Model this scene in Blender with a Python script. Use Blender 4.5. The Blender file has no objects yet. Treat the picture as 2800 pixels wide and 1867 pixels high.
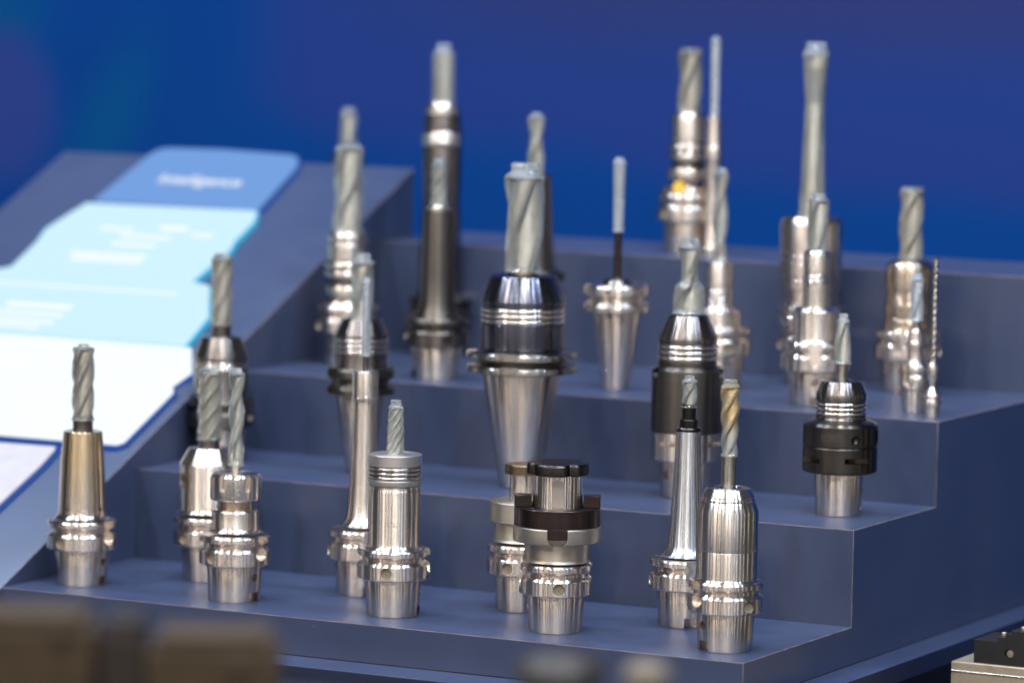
import bpy, bmesh, math, random
from mathutils import Vector, Matrix
random.seed(7)
PI = math.pi
MM = 0.001
scene = bpy.context.scene
LP = 1.3
WC = dict(base=(.0, .030, .155), base2=(.0, .041, .18), violet=(.011, .032, .155), plum=(.021, .028, .10), teal=(.0, .050, .16), plum2=(.018, .036, .165))
C = scene.collection

# ------------------------------------------------------------------ camera
YAW, PITCH, ROLL = math.radians(-27.5675), math.radians(5.471), math.radians(1.0304)
FWD = Vector((math.sin(YAW)*math.cos(PITCH), math.cos(YAW)*math.cos(PITCH), -math.sin(PITCH)))
R0 = Vector((math.cos(YAW), -math.sin(YAW), 0)); U0 = R0.cross(FWD)
RIGHT = R0*math.cos(ROLL) + U0*math.sin(ROLL); UP = -R0*math.sin(ROLL) + U0*math.cos(ROLL)
cam_data = bpy.data.cameras.new('camera'); cam = bpy.data.objects.new('camera', cam_data); C.objects.link(cam)
m = Matrix.Identity(4)
for i in range(3):
    m[i][0] = RIGHT[i]; m[i][1] = UP[i]; m[i][2] = -FWD[i]
m.translation = Vector((1515.95, -3324.28, 610.88))*MM
cam.matrix_world = m
cam_data.sensor_width = 36; cam_data.lens = 158.1
cam_data.clip_start = 0.1; cam_data.clip_end = 60
cam_data.dof.use_dof = True; cam_data.dof.focus_distance = 3.81; cam_data.dof.aperture_fstop = 3.5
scene.camera = cam

# ------------------------------------------------------------------ hall light
world = bpy.data.worlds.new('World'); scene.world = world; world.use_nodes = True
world.node_tree.nodes['Background'].inputs[0].default_value = (0.48, 0.52, 0.60, 1)
world.node_tree.nodes['Background'].inputs[1].default_value = 0.125
scene.view_settings.view_transform = 'Standard'; scene.view_settings.look = 'None'
scene.view_settings.exposure = 0.0; scene.view_settings.gamma = 1.0
CENTRE = Vector((-0.35, 0.3, 0.1))
def lamp(name, pos, size, power, col, target=CENTRE):
    d = bpy.data.lights.new(name, 'AREA'); d.shape = 'DISK'; d.size = size; d.energy = power; d.color = col
    o = bpy.data.objects.new(name, d); C.objects.link(o); o.location = pos
    o.rotation_euler = (target - Vector(pos)).to_track_quat('-Z', 'Y').to_euler()
    return o
WARM = (1.0, 0.88, 0.75); NEUT = (1.0, 0.96, 0.93); COOL = (0.84, 0.92, 1.0); BLUE = (0.60, 0.75, 1.0)
def row(p0, p1, n, size, power, cols):   # one lighting truss of the hall
    for i in range(n):
        t = i/max(1, n-1); p = Vector(p0).lerp(Vector(p1), t)
        lamp('hall_spot_lamp', p + Vector((0, 0, .15*((i*7) % 3))), size, power*LP*(.75+.25*((i*5) % 3)), cols[i % len(cols)])
row((2.9, -4.3, 3.1), (-2.2, -4.9, 3.3), 5, .13, 26, (NEUT, WARM, COOL))      # truss over the aisle behind the photographer
row((3.4, -1.6, 4.2), (-3.6, -1.9, 4.2), 6, .18, 42, (BLUE, COOL))
row((3.2, .3, 4.3), (-3.2, .1, 4.3), 5, .25, 52, (BLUE, BLUE, COOL))
# added tall strip lamps behind the camera, for streak reflections in the metal
def streak_lamp(az, w, L, c, h=3.0, dist=12.5, zc=.9):
    a = math.radians(-62.4 + az); p = Vector((CENTRE.x + dist*math.cos(a), CENTRE.y + dist*math.sin(a), zc))
    o = lamp('streak_strip_lamp', p, 1, PI*w*h*L*LP*.85, c, Vector((CENTRE.x, CENTRE.y, zc)))
    o.data.shape = 'RECTANGLE'; o.data.size = w; o.data.size_y = h
for b in ((-74, .8, 1.2, WARM), (-61, .25, 5, NEUT), (-48, 2.2, 1.3, WARM), (-36, .25, 7, WARM), (-29, .3, 6, NEUT), (-21, .9, 1.6, WARM), (-14, .22, 9, WARM), (-9, .2, 7, NEUT),
          (-3, .5, 3, COOL), (3, .22, 9, WARM), (8, .18, 7, NEUT), (16, 1.3, 1.6, COOL), (24, .25, 8, NEUT), (34, .3, 6, WARM), (47, .9, 1.5, WARM), (60, .25, 5, NEUT), (79, .5, 2.5, WARM), (104, .4, 2, COOL), (-110, .5, 2, COOL), (138, .4, 1.5, WARM)): streak_lamp(*b)
lamp('hall_flood_panel', (1.6, -2.6, 4.2), 1.1, 60*LP, NEUT)
lamp('hall_flood_panel', (-2.4, -3.4, 3.6), .8, 32*LP, WARM)

# ------------------------------------------------------------------ materials
def nt(name):
    M = bpy.data.materials.new(name); M.use_nodes = True
    return M, M.node_tree.nodes, M.node_tree.links, M.node_tree.nodes['Principled BSDF']
def steel(name, col, rough=.24, aniso=.7, streak=.12, tint=None, rings=.25):
    """turned metal: fine rings round the axis, reflections drawn out along it"""
    M, N, L, B = nt(name)
    B.inputs['Metallic'].default_value = 1; B.inputs['Anisotropic'].default_value = min(1, aniso*1.3); B.inputs['Anisotropic Rotation'].default_value = .25
    tc = N.new('ShaderNodeTexCoord')
    mp = N.new('ShaderNodeMapping'); mp.inputs['Scale'].default_value = (6, 6, 700); L.new(tc.outputs['Object'], mp.inputs[0])
    n1 = N.new('ShaderNodeTexNoise'); n1.inputs['Scale'].default_value = 1.0; n1.inputs['Detail'].default_value = 3; L.new(mp.outputs[0], n1.inputs[0])
    mp2 = N.new('ShaderNodeMapping'); mp2.inputs['Scale'].default_value = (60, 60, 90); L.new(tc.outputs['Object'], mp2.inputs[0])
    n2 = N.new('ShaderNodeTexNoise'); n2.inputs['Scale'].default_value = 1.0; n2.inputs['Detail'].default_value = 4; L.new(mp2.outputs[0], n2.inputs[0])
    mr = N.new('ShaderNodeMapRange'); L.new(n2.outputs[0], mr.inputs[0]); mr.inputs[1].default_value = .3; mr.inputs[2].default_value = .7
    mr.inputs[3].default_value = rough*.98; mr.inputs[4].default_value = rough*1.04; L.new(mr.outputs[0], B.inputs['Roughness'])
    cr = N.new('ShaderNodeMixRGB'); cr.blend_type = 'MULTIPLY'; cr.inputs[0].default_value = 1
    g = N.new('ShaderNodeMapRange'); L.new(n1.outputs[0], g.inputs[0]); g.inputs[1].default_value = .3; g.inputs[2].default_value = .7
    g.inputs[3].default_value = 1-streak; g.inputs[4].default_value = 1.0
    cr.inputs[1].default_value = (*col, 1)
    if tint:   # heat tint running up the holder
        sx = N.new('ShaderNodeSeparateXYZ'); L.new(tc.outputs['Object'], sx.inputs[0])
        ra = N.new('ShaderNodeValToRGB'); mm = N.new('ShaderNodeMapRange'); L.new(sx.outputs[2], mm.inputs[0])
        mm.inputs[1].default_value = tint[0]; mm.inputs[2].default_value = tint[1]; L.new(mm.outputs[0], ra.inputs[0])
        ra.color_ramp.elements[0].color = (*col, 1); ra.color_ramp.elements[1].color = (*tint[2], 1)
        L.new(ra.outputs[0], cr.inputs[1])
    L.new(g.outputs[0], cr.inputs[2]); L.new(cr.outputs[0], B.inputs['Base Color'])
    tg = N.new('ShaderNodeTangent'); tg.direction_type = 'RADIAL'; tg.axis = 'Z'; L.new(tg.outputs[0], B.inputs['Tangent'])
    bp = N.new('ShaderNodeBump'); bp.inputs['Strength'].default_value = rings; bp.inputs['Distance'].default_value = .00003
    if rings > .5: L.new(n1.outputs[0], bp.inputs['Height']); L.new(bp.outputs[0], B.inputs['Normal'])
    return M
MAT = {
 'steel': steel('turned_steel', (.75, .655, .57), .25, .78, .03),
 'bright_steel': steel('polished_steel', (.84, .75, .66), .21, .78, .02, rings=.1),
 'steel_shank': steel('ground_carbide', (.46, .42, .37), .24, .78),
 'satin_steel': steel('satin_steel', (.50, .44, .365), .44, .45, .08),
 'satin_grey': steel('satin_grey_steel', (.50, .46, .42), .5, .3, .05),
 'gold_steel': steel('heat_tinted_steel', (.66, .58, .49), .22, .78, .12, (.065, .12, (.72, .55, .33))),
 'tinted_steel': steel('fine_ground_steel', (.68, .66, .655), .26, .78, .05),
 'bronze_steel': steel('bronze_toned_steel', (.56, .45, .34), .22, .78),
 'blue_steel': steel('blue_grey_steel', (.15, .15, .18), .22, .78),
 'dark_steel': steel('dark_grey_steel', (.24, .21, .19), .24, .78),
 'dark_bronze': steel('burnished_dark_steel', (.155, .135, .115), .34, .65),
 'brown_bronze': steel('brown_bronze_steel', (.22, .155, .10), .34, .5),
 'black_bronze': steel('black_burnished_steel', (.085, .075, .064), .30, .6),
 'brown_steel': steel('browned_steel', (.085, .062, .057), .32, .4, .2),
 'black_steel': steel('blackened_steel', (.055, .05, .047), .28, .3, .2),
 'dark_shank': steel('dark_coated_carbide', (.16, .14, .14), .35, .4),
 'dark_hole': steel('shadowed_bore_metal', (.10, .085, .07), .4, 0),
}
def plain(name, col, rough=.5, spec=.5, noise=.06, scale=60, metal=0, emit=None, es=0, bump=0):
    M, N, L, B = nt(name)
    B.inputs['Roughness'].default_value = rough; B.inputs['Specular IOR Level'].default_value = spec; B.inputs['Metallic'].default_value = metal
    tc = N.new('ShaderNodeTexCoord'); n = N.new('ShaderNodeTexNoise'); n.inputs['Scale'].default_value = scale; n.inputs['Detail'].default_value = 5
    L.new(tc.outputs['Object'], n.inputs[0])
    r = N.new('ShaderNodeValToRGB'); r.color_ramp.elements[0].position = .3; r.color_ramp.elements[1].position = .7
    r.color_ramp.elements[0].color = (*[c*(1-noise) for c in col], 1); r.color_ramp.elements[1].color = (*[c*(1+noise) for c in col], 1)
    L.new(n.outputs[0], r.inputs[0]); L.new(r.outputs[0], B.inputs['Base Color'])
    if emit: B.inputs['Emission Color'].default_value = (*emit, 1); B.inputs['Emission Strength'].default_value = es
    if bump:
        b = N.new('ShaderNodeBump'); b.inputs['Strength'].default_value = bump; b.inputs['Distance'].default_value = .0003
        L.new(n.outputs[0], b.inputs['Height']); L.new(b.outputs[0], B.inputs['Normal'])
    return M
def lacquer():
    M, N, L, B = nt('grey_blue_lacquer')
    tc = N.new('ShaderNodeTexCoord')
    n = N.new('ShaderNodeTexNoise'); n.inputs['Scale'].default_value = 9; n.inputs['Roughness'].default_value = .65; n.inputs['Detail'].default_value = 6; L.new(tc.outputs['Object'], n.inputs[0])
    r = N.new('ShaderNodeValToRGB'); r.color_ramp.elements[0].position = .3; r.color_ramp.elements[1].position = .7
    r.color_ramp.elements[0].color = (.029, .041, .084, 1); r.color_ramp.elements[1].color = (.037, .050, .098, 1); L.new(n.outputs[0], r.inputs[0])
    v = N.new('ShaderNodeTexVoronoi'); v.inputs['Scale'].default_value = 55; L.new(tc.outputs['Object'], v.inputs[0])   # sparse dust specks
    lt = N.new('ShaderNodeMath'); lt.operation = 'LESS_THAN'; lt.inputs[1].default_value = .018; L.new(v.outputs['Distance'], lt.inputs[0])
    mx = N.new('ShaderNodeMixRGB'); L.new(lt.outputs[0], mx.inputs[0]); L.new(r.outputs[0], mx.inputs[1]); mx.inputs[2].default_value = (.45, .45, .45, 1)
    L.new(mx.outputs[0], B.inputs['Base Color'])
    n2 = N.new('ShaderNodeTexNoise'); n2.inputs['Scale'].default_value = 900; n2.inputs['Detail'].default_value = 2; L.new(tc.outputs['Object'], n2.inputs[0])
    bp = N.new('ShaderNodeBump'); bp.inputs['Strength'].default_value = .25; bp.inputs['Distance'].default_value = .00006; L.new(n2.outputs[0], bp.inputs['Height']); L.new(bp.outputs[0], B.inputs['Normal'])
    mr = N.new('ShaderNodeMapRange'); L.new(n.outputs[0], mr.inputs[0]); mr.inputs[3].default_value = .30; mr.inputs[4].default_value = .38; L.new(mr.outputs[0], B.inputs['Roughness'])
    B.inputs['Specular IOR Level'].default_value = .75
    return M
LACQ = lacquer()
EDGE = plain('worn_board_edge', (.115, .088, .085), .6, noise=.55, scale=45)
def coat_mat(name, col, tw=.88):
    M, N, L, B = nt(name)
    B.inputs['Base Color'].default_value = (*col, 1); B.inputs['Roughness'].default_value = .11; B.inputs['IOR'].default_value = 1.36
    B.inputs['Transmission Weight'].default_value = tw
    tc = N.new('ShaderNodeTexCoord'); n = N.new('ShaderNodeTexNoise'); n.inputs['Scale'].default_value = 45; n.inputs['Detail'].default_value = 3; L.new(tc.outputs['Object'], n.inputs[0])
    bp = N.new('ShaderNodeBump'); bp.inputs['Strength'].default_value = .1; bp.inputs['Distance'].default_value = .0001; L.new(n.outputs[0], bp.inputs['Height']); L.new(bp.outputs[0], B.inputs['Normal'])
    mr = N.new('ShaderNodeMapRange'); L.new(n.outputs[0], mr.inputs[0]); mr.inputs[1].default_value=.3; mr.inputs[2].default_value=.7; mr.inputs[3].default_value = max(tw-.05,0); mr.inputs[4].default_value = min(tw+.05,1); L.new(mr.outputs[0], B.inputs['Transmission Weight'])
    return M
COAT = coat_mat('frosted_wax_coat', (.92, .96, .92))
COAT_BLUE = coat_mat('bluish_wax_coat', (.78, .85, .95), .75)
COAT_WARM = coat_mat('olive_wax_coat', (.88, .87, .78))
COAT_CLEAR = coat_mat('clear_wax_coat', (.97, .97, .93), .93)
MILL = plain('cutter_carbide', (.66, .61, .54), .22, metal=1, noise=.08, scale=200)
MILL_GOLD = steel('gold_coated_cutter', (.70, .70, .66), .35, .2, .1, (.178, .195, (1.0, .72, .32)))
CHIP = plain('brown_chip_resin', (.20, .165, .11), .45, noise=.2, scale=400)

# ------------------------------------------------------------------ mesh helpers
def finish(bm, name, mat, parent=None, smooth=20, props=None):
    bmesh.ops.recalc_face_normals(bm, faces=bm.faces)
    me = bpy.data.meshes.new(name); bm.to_mesh(me); bm.free()
    for M in (mat if isinstance(mat, (list, tuple)) else [mat]): me.materials.append(M)
    if smooth:
        me.polygons.foreach_set('use_smooth', [True]*len(me.polygons)); me.set_sharp_from_angle(angle=math.radians(smooth))
    o = bpy.data.objects.new(name, me); C.objects.link(o)
    if parent: o.parent = parent
    return o
def lathe(prof, seg=176, rfun=None, chamfer=.35):
    """solid of revolution, prof = [(z, r)] in mm; corners get a small chamfer that catches the light"""
    P = [Vector((z, r)) for z, r in prof]
    Q = []
    for i, p in enumerate(P):
        if 0 < i < len(P)-1 and chamfer:
            a = P[i-1]-p; b = P[i+1]-p
            if a.length > 1e-4 and b.length > 1e-4 and a.angle(b) < math.radians(158) and p.y > 0.5:
                c = min(chamfer, a.length*.35, b.length*.35)
                Q += [p + a.normalized()*c, p + b.normalized()*c]; continue
        Q.append(p)
    bm = bmesh.new(); rings = []
    for q in Q:
        if q.y < .01: rings.append([bm.verts.new((0, 0, q.x*MM))]); continue
        ring = []
        for k in range(seg):
            t = 2*PI*k/seg; r = q.y*(rfun(t, q.x) if rfun else 1)
            ring.append(bm.verts.new((r*math.cos(t)*MM, r*math.sin(t)*MM, q.x*MM)))
        rings.append(ring)
    for a, b in zip(rings, rings[1:]):
        if len(a) == 1 and len(b) == 1: continue
        for k in range(seg):
            k2 = (k+1) % seg
            if len(a) == 1: bm.faces.new((a[0], b[k2], b[k]))
            elif len(b) == 1: bm.faces.new((a[k], a[k2], b[0]))
            else: bm.faces.new((a[k], a[k2], b[k2], b[k]))
    return bm
def solid(prof, bore=None):
    """closed lathe profile with caps, optional bore sunk into the top"""
    z0 = prof[0][0]; z1, r1 = prof[-1]
    P = [(z0, 0)] + list(prof)
    if bore: b = min(bore, r1*.85); P += [(z1, b+.4), (z1-.4, b), (z1-7, b*.96), (z1-7, 0)]
    else: P += [(z1, 0)]
    return P
def box_bm(x0, x1, y0, y1, z0, z1, bm=None, s=MM):
    bm = bm or bmesh.new()
    v = [bm.verts.new((x*s, y*s, z*s)) for x in (x0, x1) for y in (y0, y1) for z in (z0, z1)]
    for f in ((0,1,3,2),(4,6,7,5),(0,4,5,1),(2,3,7,6),(0,2,6,4),(1,5,7,3)): bm.faces.new([v[i] for i in f])
    return bm
def prism_bm(pts, a0, a1, axis='x', s=MM):
    """polygon pts extruded from a0 to a1 along an axis"""
    bm = bmesh.new()
    def P(p, a): return {'x': (a, p[0], p[1]), 'y': (p[0], a, p[1]), 'z': (p[0], p[1], a)}[axis]
    A = [bm.verts.new([c*s for c in P(p, a0)]) for p in pts]; B = [bm.verts.new([c*s for c in P(p, a1)]) for p in pts]
    bm.faces.new(A); bm.faces.new(B[::-1]); n = len(pts)
    for i in range(n): bm.faces.new((A[i], A[(i+1) % n], B[(i+1) % n], B[i]))
    return bm
def bevel(bm, w, seg=2, ang=30, mat=0):
    bmesh.ops.recalc_face_normals(bm, faces=bm.faces)
    ed = [e for e in bm.edges if len(e.link_faces) == 2 and e.calc_face_angle(0) > math.radians(ang) and (not mat or e.is_convex)]
    r = bmesh.ops.bevel(bm, geom=ed, offset=w*MM, segments=seg, affect='EDGES', profile=.5)
    if mat:
        for f in r['faces']: f.material_index = mat
    return bm
def radial_cutters(cuts):
    """cuts: (kind, azimuth_deg, z, size...) in one bmesh; azimuth 0 = local +X"""
    out = []
    for c in cuts:
        kind, az, z = c[:3]
        bm = bmesh.new()
        if kind == 'hole':      # radius, r_from, r_to
            rad, r0, r1 = c[3:]
            bmesh.ops.create_cone(bm, cap_ends=True, segments=32, radius1=rad*MM, radius2=rad*MM, depth=(r1-r0)*MM,
                matrix=Matrix.Translation(((r0+r1)/2*MM, 0, z*MM)) @ Matrix.Rotation(PI/2, 4, 'Y'))
        elif kind == 'box':     # half width, r_from, r_to, z_top
            hw, r0, r1, zt = c[3:]; box_bm(r0, r1, -hw, hw, z, zt, bm)
        elif kind == 'u':       # U slot open upward: half width, r_from, r_to, z_top
            hw, r0, r1, zt = c[3:]
            pts = [(hw, zt), (-hw, zt)] + [(-hw*math.cos(t), z+hw-hw*math.sin(t)) for t in [PI*i/16 for i in range(17)]]
            A = [bm.verts.new((r0*MM, y*MM, zz*MM)) for y, zz in pts]; B = [bm.verts.new((r1*MM, y*MM, zz*MM)) for y, zz in pts]
            bm.faces.new(A); bm.faces.new(B[::-1])
            for i in range(len(pts)): bm.faces.new((A[i], A[(i+1) % len(pts)], B[(i+1) % len(pts)], B[i]))
        elif kind == 'arch':    # keyway closed at the top by a round end
            hw, r0, r1, zt = c[3:]
            pts = [(-hw, z), (hw, z)] + [(hw*math.cos(t), zt-hw+hw*math.sin(t)) for t in [PI*i/16 for i in range(17)]]
            A = [bm.verts.new((r0*MM, y*MM, zz*MM)) for y, zz in pts]; B = [bm.verts.new((r1*MM, y*MM, zz*MM)) for y, zz in pts]
            bm.faces.new(A); bm.faces.new(B[::-1])
            for i in range(len(pts)): bm.faces.new((A[i], A[(i+1) % len(pts)], B[(i+1) % len(pts)], B[i]))
        elif kind == 'disc':    # woodruff slot: disc radius, centre distance, half height
            rad, dist, hh = c[3:]
            bmesh.ops.create_cone(bm, cap_ends=True, segments=40, radius1=rad*MM, radius2=rad*MM, depth=2*hh*MM, matrix=Matrix.Translation((dist*MM, 0, z*MM)))
        elif kind == 'ball':
            rad, dist = c[3:]
            bmesh.ops.create_uvsphere(bm, u_segments=24, v_segments=16, radius=rad*MM, matrix=Matrix.Translation((dist*MM, 0, z*MM)))
        bmesh.ops.rotate(bm, verts=bm.verts, cent=(0,0,0), matrix=Matrix.Rotation(math.radians(az), 3, 'Z'))
        bmesh.ops.recalc_face_normals(bm, faces=bm.faces)
        out.append(bm)
    return out
def cut(o, cuts, smooth=20):
    """real boolean cuts, the result becomes the object's plain mesh"""
    tmp = []
    for bm in radial_cutters(cuts):
        me = bpy.data.meshes.new('cutter'); bm.to_mesh(me); bm.free()
        c = bpy.data.objects.new('cutter', me); C.objects.link(c); tmp.append(c)
        md = o.modifiers.new('b', 'BOOLEAN'); md.operation = 'DIFFERENCE'; md.solver = 'EXACT'; md.object = c
    par = o.parent; o.parent = None
    bpy.context.view_layer.update()
    dg = bpy.context.evaluated_depsgraph_get()
    me = bpy.data.meshes.new_from_object(o.evaluated_get(dg))
    o.modifiers.clear(); mats = list(o.data.materials); old = o.data; o.data = me; me.name = old.name
    me.materials.clear()
    for M in mats: me.materials.append(M)
    bpy.data.meshes.remove(old)
    me.polygons.foreach_set('use_smooth', [True]*len(me.polygons)); me.set_sharp_from_angle(angle=math.radians(smooth))
    o.parent = par
    for c in tmp: d = c.data; bpy.data.objects.remove(c); bpy.data.meshes.remove(d)
    return o
def thing(name, label, cat, loc, rz=0, group=None):
    o = bpy.data.objects.new(name, None); C.objects.link(o); o.empty_display_size = .01
    o.location = Vector(loc)*MM; o.rotation_euler = (0, 0, rz)
    o['label'] = label; o['category'] = cat
    if group: o['group'] = group
    return o
def tag(o, label, cat, group=None):
    o['label'] = label; o['category'] = cat
    if group: o['group'] = group
    return o
def text_mesh(txt, size, mat, parent, name='lettering', extrude=.15, font_shear=0):
    cu = bpy.data.curves.new(name, 'FONT'); cu.body = txt; cu.size = size*MM; cu.extrude = extrude*MM; cu.align_x = 'CENTER'; cu.align_y = 'CENTER'
    t = bpy.data.objects.new('tmp', cu); C.objects.link(t); bpy.context.view_layer.update()
    me = bpy.data.meshes.new_from_object(t.evaluated_get(bpy.context.evaluated_depsgraph_get()))
    bpy.data.objects.remove(t); me.materials.clear(); me.materials.append(mat)
    o = bpy.data.objects.new(name, me); C.objects.link(o); o.parent = parent
    return o

# ------------------------------------------------------------------ the place
X0, Y2, Y3, Y4, Y5 = -730.05, 222.85, 408.75, 681.4, 855.8
Z2, Z3, Z4, ZB = 84.4, 161.1, 272.4, -33.0
LEDX, LEDY = 32.0, -45.0
K = .4565   # slope of the sloping console

fl = finish(box_bm(-6000, 6000, -7000, 2400, -960, -950), 'floor', plain('dark_hall_carpet', (.035, .035, .04), .9, scale=20), smooth=0); fl['kind'] = 'structure'

def wall_mat():
    M, N, L, B = nt('printed_blue_wall')
    B.inputs['Roughness'].default_value = .7; B.inputs['Specular IOR Level'].default_value = .08
    tc = N.new('ShaderNodeTexCoord'); sp = N.new('ShaderNodeSeparateXYZ'); L.new(tc.outputs['Object'], sp.inputs[0])
    def math_(op, a, b=None, c=None):
        n = N.new('ShaderNodeMath'); n.operation = op
        for i, v in enumerate((a, b, c)):
            if v is None: continue
            if isinstance(v, (int, float)): n.inputs[i].default_value = v
            else: L.new(v, n.inputs[i])
        return n.outputs[0]
    def smooth(v, a, b):
        n = N.new('ShaderNodeMapRange'); n.interpolation_type = 'SMOOTHSTEP'; L.new(v, n.inputs[0]); n.inputs[1].default_value = a; n.inputs[2].default_value = b
        return n.outputs[0]
    def mix(f, a, b):
        n = N.new('ShaderNodeMixRGB'); L.new(f, n.inputs[0])
        for i, v in ((1, a), (2, b)):
            if isinstance(v, tuple): n.inputs[i].default_value = (*v, 1)
            else: L.new(v, n.inputs[i])
        return n.outputs[0]
    x, z = sp.outputs[0], sp.outputs[2]
    def ell(cx, cz, ax, az, rot=0):
        dx = math_('SUBTRACT', x, cx); dz = math_('SUBTRACT', z, cz); c, s = math.cos(rot), math.sin(rot)
        u = math_('DIVIDE', math_('ADD', math_('MULTIPLY', dx, c), math_('MULTIPLY', dz, s)), ax)
        w = math_('DIVIDE', math_('SUBTRACT', math_('MULTIPLY', dz, c), math_('MULTIPLY', dx, s)), az)
        return math_('SQRT', math_('ADD', math_('MULTIPLY', u, u), math_('MULTIPLY', w, w)))
    nz = N.new('ShaderNodeTexNoise'); nz.inputs['Scale'].default_value = 3.0; nz.inputs['Detail'].default_value = 1; L.new(tc.outputs['Object'], nz.inputs[0])
    wob = math_('MULTIPLY', math_('SUBTRACT', nz.outputs[0], .5), .12)
    col = mix(nz.outputs[0], WC['base'], WC['base2'])
    # large violet-blue field on the right with a slanting lower border
    edge = math_('ADD', math_('ADD', math_('MULTIPLY', math_('ADD', x, 1.9), -.065), .285), wob)
    vi = math_('MULTIPLY', smooth(x, -1.98, -1.80), smooth(math_('SUBTRACT', z, edge), -.035, .05))
    col = mix(vi, col, WC['violet'])
    vi2 = math_('MULTIPLY', smooth(x, -1.9, -1.3), smooth(z, .36, .50))
    col = mix(math_('MULTIPLY', vi2, .75), col, WC['plum'])
    col = mix(math_('SUBTRACT', 1, smooth(ell(-2.17, .27, .075, .20, -.45), .2, 1.2)), col, WC['teal'])
    col = mix(math_('SUBTRACT', 1, smooth(ell(-2.36, .45, .10, .10, 0), .2, 1.2)), col, WC['teal'])
    col = mix(math_('SUBTRACT', 1, smooth(ell(-2.36, .30, .12, .14, 0), .5, 1.1)), col, WC['plum2'])
    col = mix(smooth(x, -.55, .1), col, (.0, .022, .12))  # unseen right end coloured darker, to dim its reflection along the tools' edges
    L.new(col, B.inputs['Base Color'])
    return M
wall = finish(box_bm(-4500, 1300, 2400, 2440, -949, 2600), 'backdrop_wall', wall_mat(), smooth=0)
wall['kind'] = 'structure'

# display stand: four steps in one lacquered carcass
stand = thing('display_stand', 'blue-grey four-step exhibition stand carrying all the coated tool holders', 'display stand', (-365, 300, -950))
def place(o, loc=(365, -300, 950)): o.location = Vector(loc)*MM; return o
steps = [(0, ZB), (0, 0), (Y2, 0), (Y2, Z2), (Y3, Z2), (Y3, Z3), (Y4, Z3), (Y4, Z4), (Y5, Z4), (Y5, ZB)]
place(finish(bevel(prism_bm(steps, X0, 0), .55, 2, 30, 1), 'stepped_body', [LACQ, EDGE], stand))
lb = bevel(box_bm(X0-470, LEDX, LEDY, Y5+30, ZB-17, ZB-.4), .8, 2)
for f in lb.faces: f.material_index = 0 if f.normal.z > .5 else 1      # all faces but the top take dark navy
place(finish(lb, 'ledge_board', [LACQ, plain('dark_navy_edge', (.010, .016, .040), .45)], stand))
DARK = plain('black_plinth_paint', (.012, .013, .018), .6)
place(finish(box_bm(X0-440, LEDX-55, LEDY+60, Y5-20, -945, ZB-17.5), 'plinth', DARK, stand, smooth=0))

# sloping information console on the left
console = thing('information_console', 'sloping blue-grey console with lit cyan and white information panel, left of the steps', 'console', (-945, 380, -33))
def cplace(o): o.location = Vector((945, -380, 33))*MM; return o
cb = prism_bm([(-38, ZB), (-38, -38*K), (752, 752*K), (752, ZB)], -1161, X0-.3)
cplace(finish(bevel(cb, .6, 2, 30, 1), 'console_body', [LACQ, EDGE], console))
def slab(name, pts, z0, z1, mat, parent, inset=0, bev=.6):
    if inset:
        n = len(pts); a = sum(pts[i][0]*pts[(i+1) % n][1]-pts[(i+1) % n][0]*pts[i][1] for i in range(n)); sg = 1 if a > 0 else -1
        Q = []
        for i in range(n):
            p0, p1, p2 = Vector(pts[i-1]), Vector(pts[i]), Vector(pts[(i+1) % n])
            d1 = (p1-p0).normalized(); d2 = (p2-p1).normalized(); n1 = Vector((d1.y, -d1.x))*sg; n2 = Vector((d2.y, -d2.x))*sg
            b = (n1+n2); b = b.normalized() if b.length > .1 else n1; k = inset/max(.45, b.dot(n1)); q = p1+b*k; Q.append((q.x, q.y))
        pts = Q
    bm = prism_bm(pts, z0, z1, 'z')
    for v in bm.verts: v.co.z += v.co.y*K
    bmesh.ops.triangulate(bm, faces=[f for f in bm.faces if len(f.verts) > 4])
    return cplace(finish(bm, name, mat, parent, smooth=25))
def glow(name, col, s, base=None):
    return plain(name, base or tuple(c*.04 for c in col), .3, emit=col, es=s, noise=.01)
G_HEAD = glow('lit_blue_panel', (.175, .35, .72), .9); G_MID = glow('lit_pale_cyan_panel', (.62, .87, .97), .93)
G_LOW = glow('lit_white_panel', (.90, .97, 1.0), .98); G_CYAN = glow('lit_cyan_edge', (.03, .52, .88), .75); G_BLUE = glow('lit_deep_blue_edge', (.015, .10, .50), .55)
G_TEXT = glow('lit_white_print', (1, 1, 1), .9)
header = [(-1053, 645), (-853, 643), (-859, 729), (-863, 741), (-868, 749), (-878, 754), (-963, 758), (-1032, 756), (-1041, 752), (-1046, 743)]
middle = [(-1150, 389), (-999, 390), (-782, 389), (-788, 443), (-820, 496), (-845, 502), (-839, 567), (-844, 584), (-844, 597), (-845, 623), (-852, 640), (-1058, 638), (-1065, 616), (-1073, 584), (-1067, 558), (-1065, 508), (-1075, 503), (-1150, 505)]
lower = [(-1150, 221), (-882, 219), (-750, 219), (-745, 224), (-745, 310), (-752, 320), (-767, 324), (-766, 341), (-746, 345), (-771, 385), (-995, 386), (-1150, 387)]
beige = [(-1150, 205), (-812, 209), (-810, 205), (-808, 178), (-812, 60), (-1150, 60)]
for nm, pts, gm, ge in (('header_panel', header, G_HEAD, G_BLUE), ('middle_panel', middle, G_MID, G_CYAN), ('lower_panel', lower, G_LOW, G_BLUE)):
    p = slab(nm, pts, 5.2, 7.0, gm, console)
    b = slab('panel_edge', pts, .3, 5.0, ge, p, inset=2.6); b.location = (0, 0, 0)
p = slab('side_panel', beige, 3.2, 5.0, plain('pale_grey_board', (.36, .325, .325), .5), console)
b = slab('panel_edge', beige, .3, 3.0, G_BLUE, p, inset=5); b.location = (0, 0, 0)
def on_console(o, x, y, off, parent):
    ang = math.atan(K); o.parent = parent
    o.rotation_euler = (ang, 0, 0); o.location = (Vector((x, y, y*K+off)) + Vector((945, -380, 33)))*MM; return o
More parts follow.
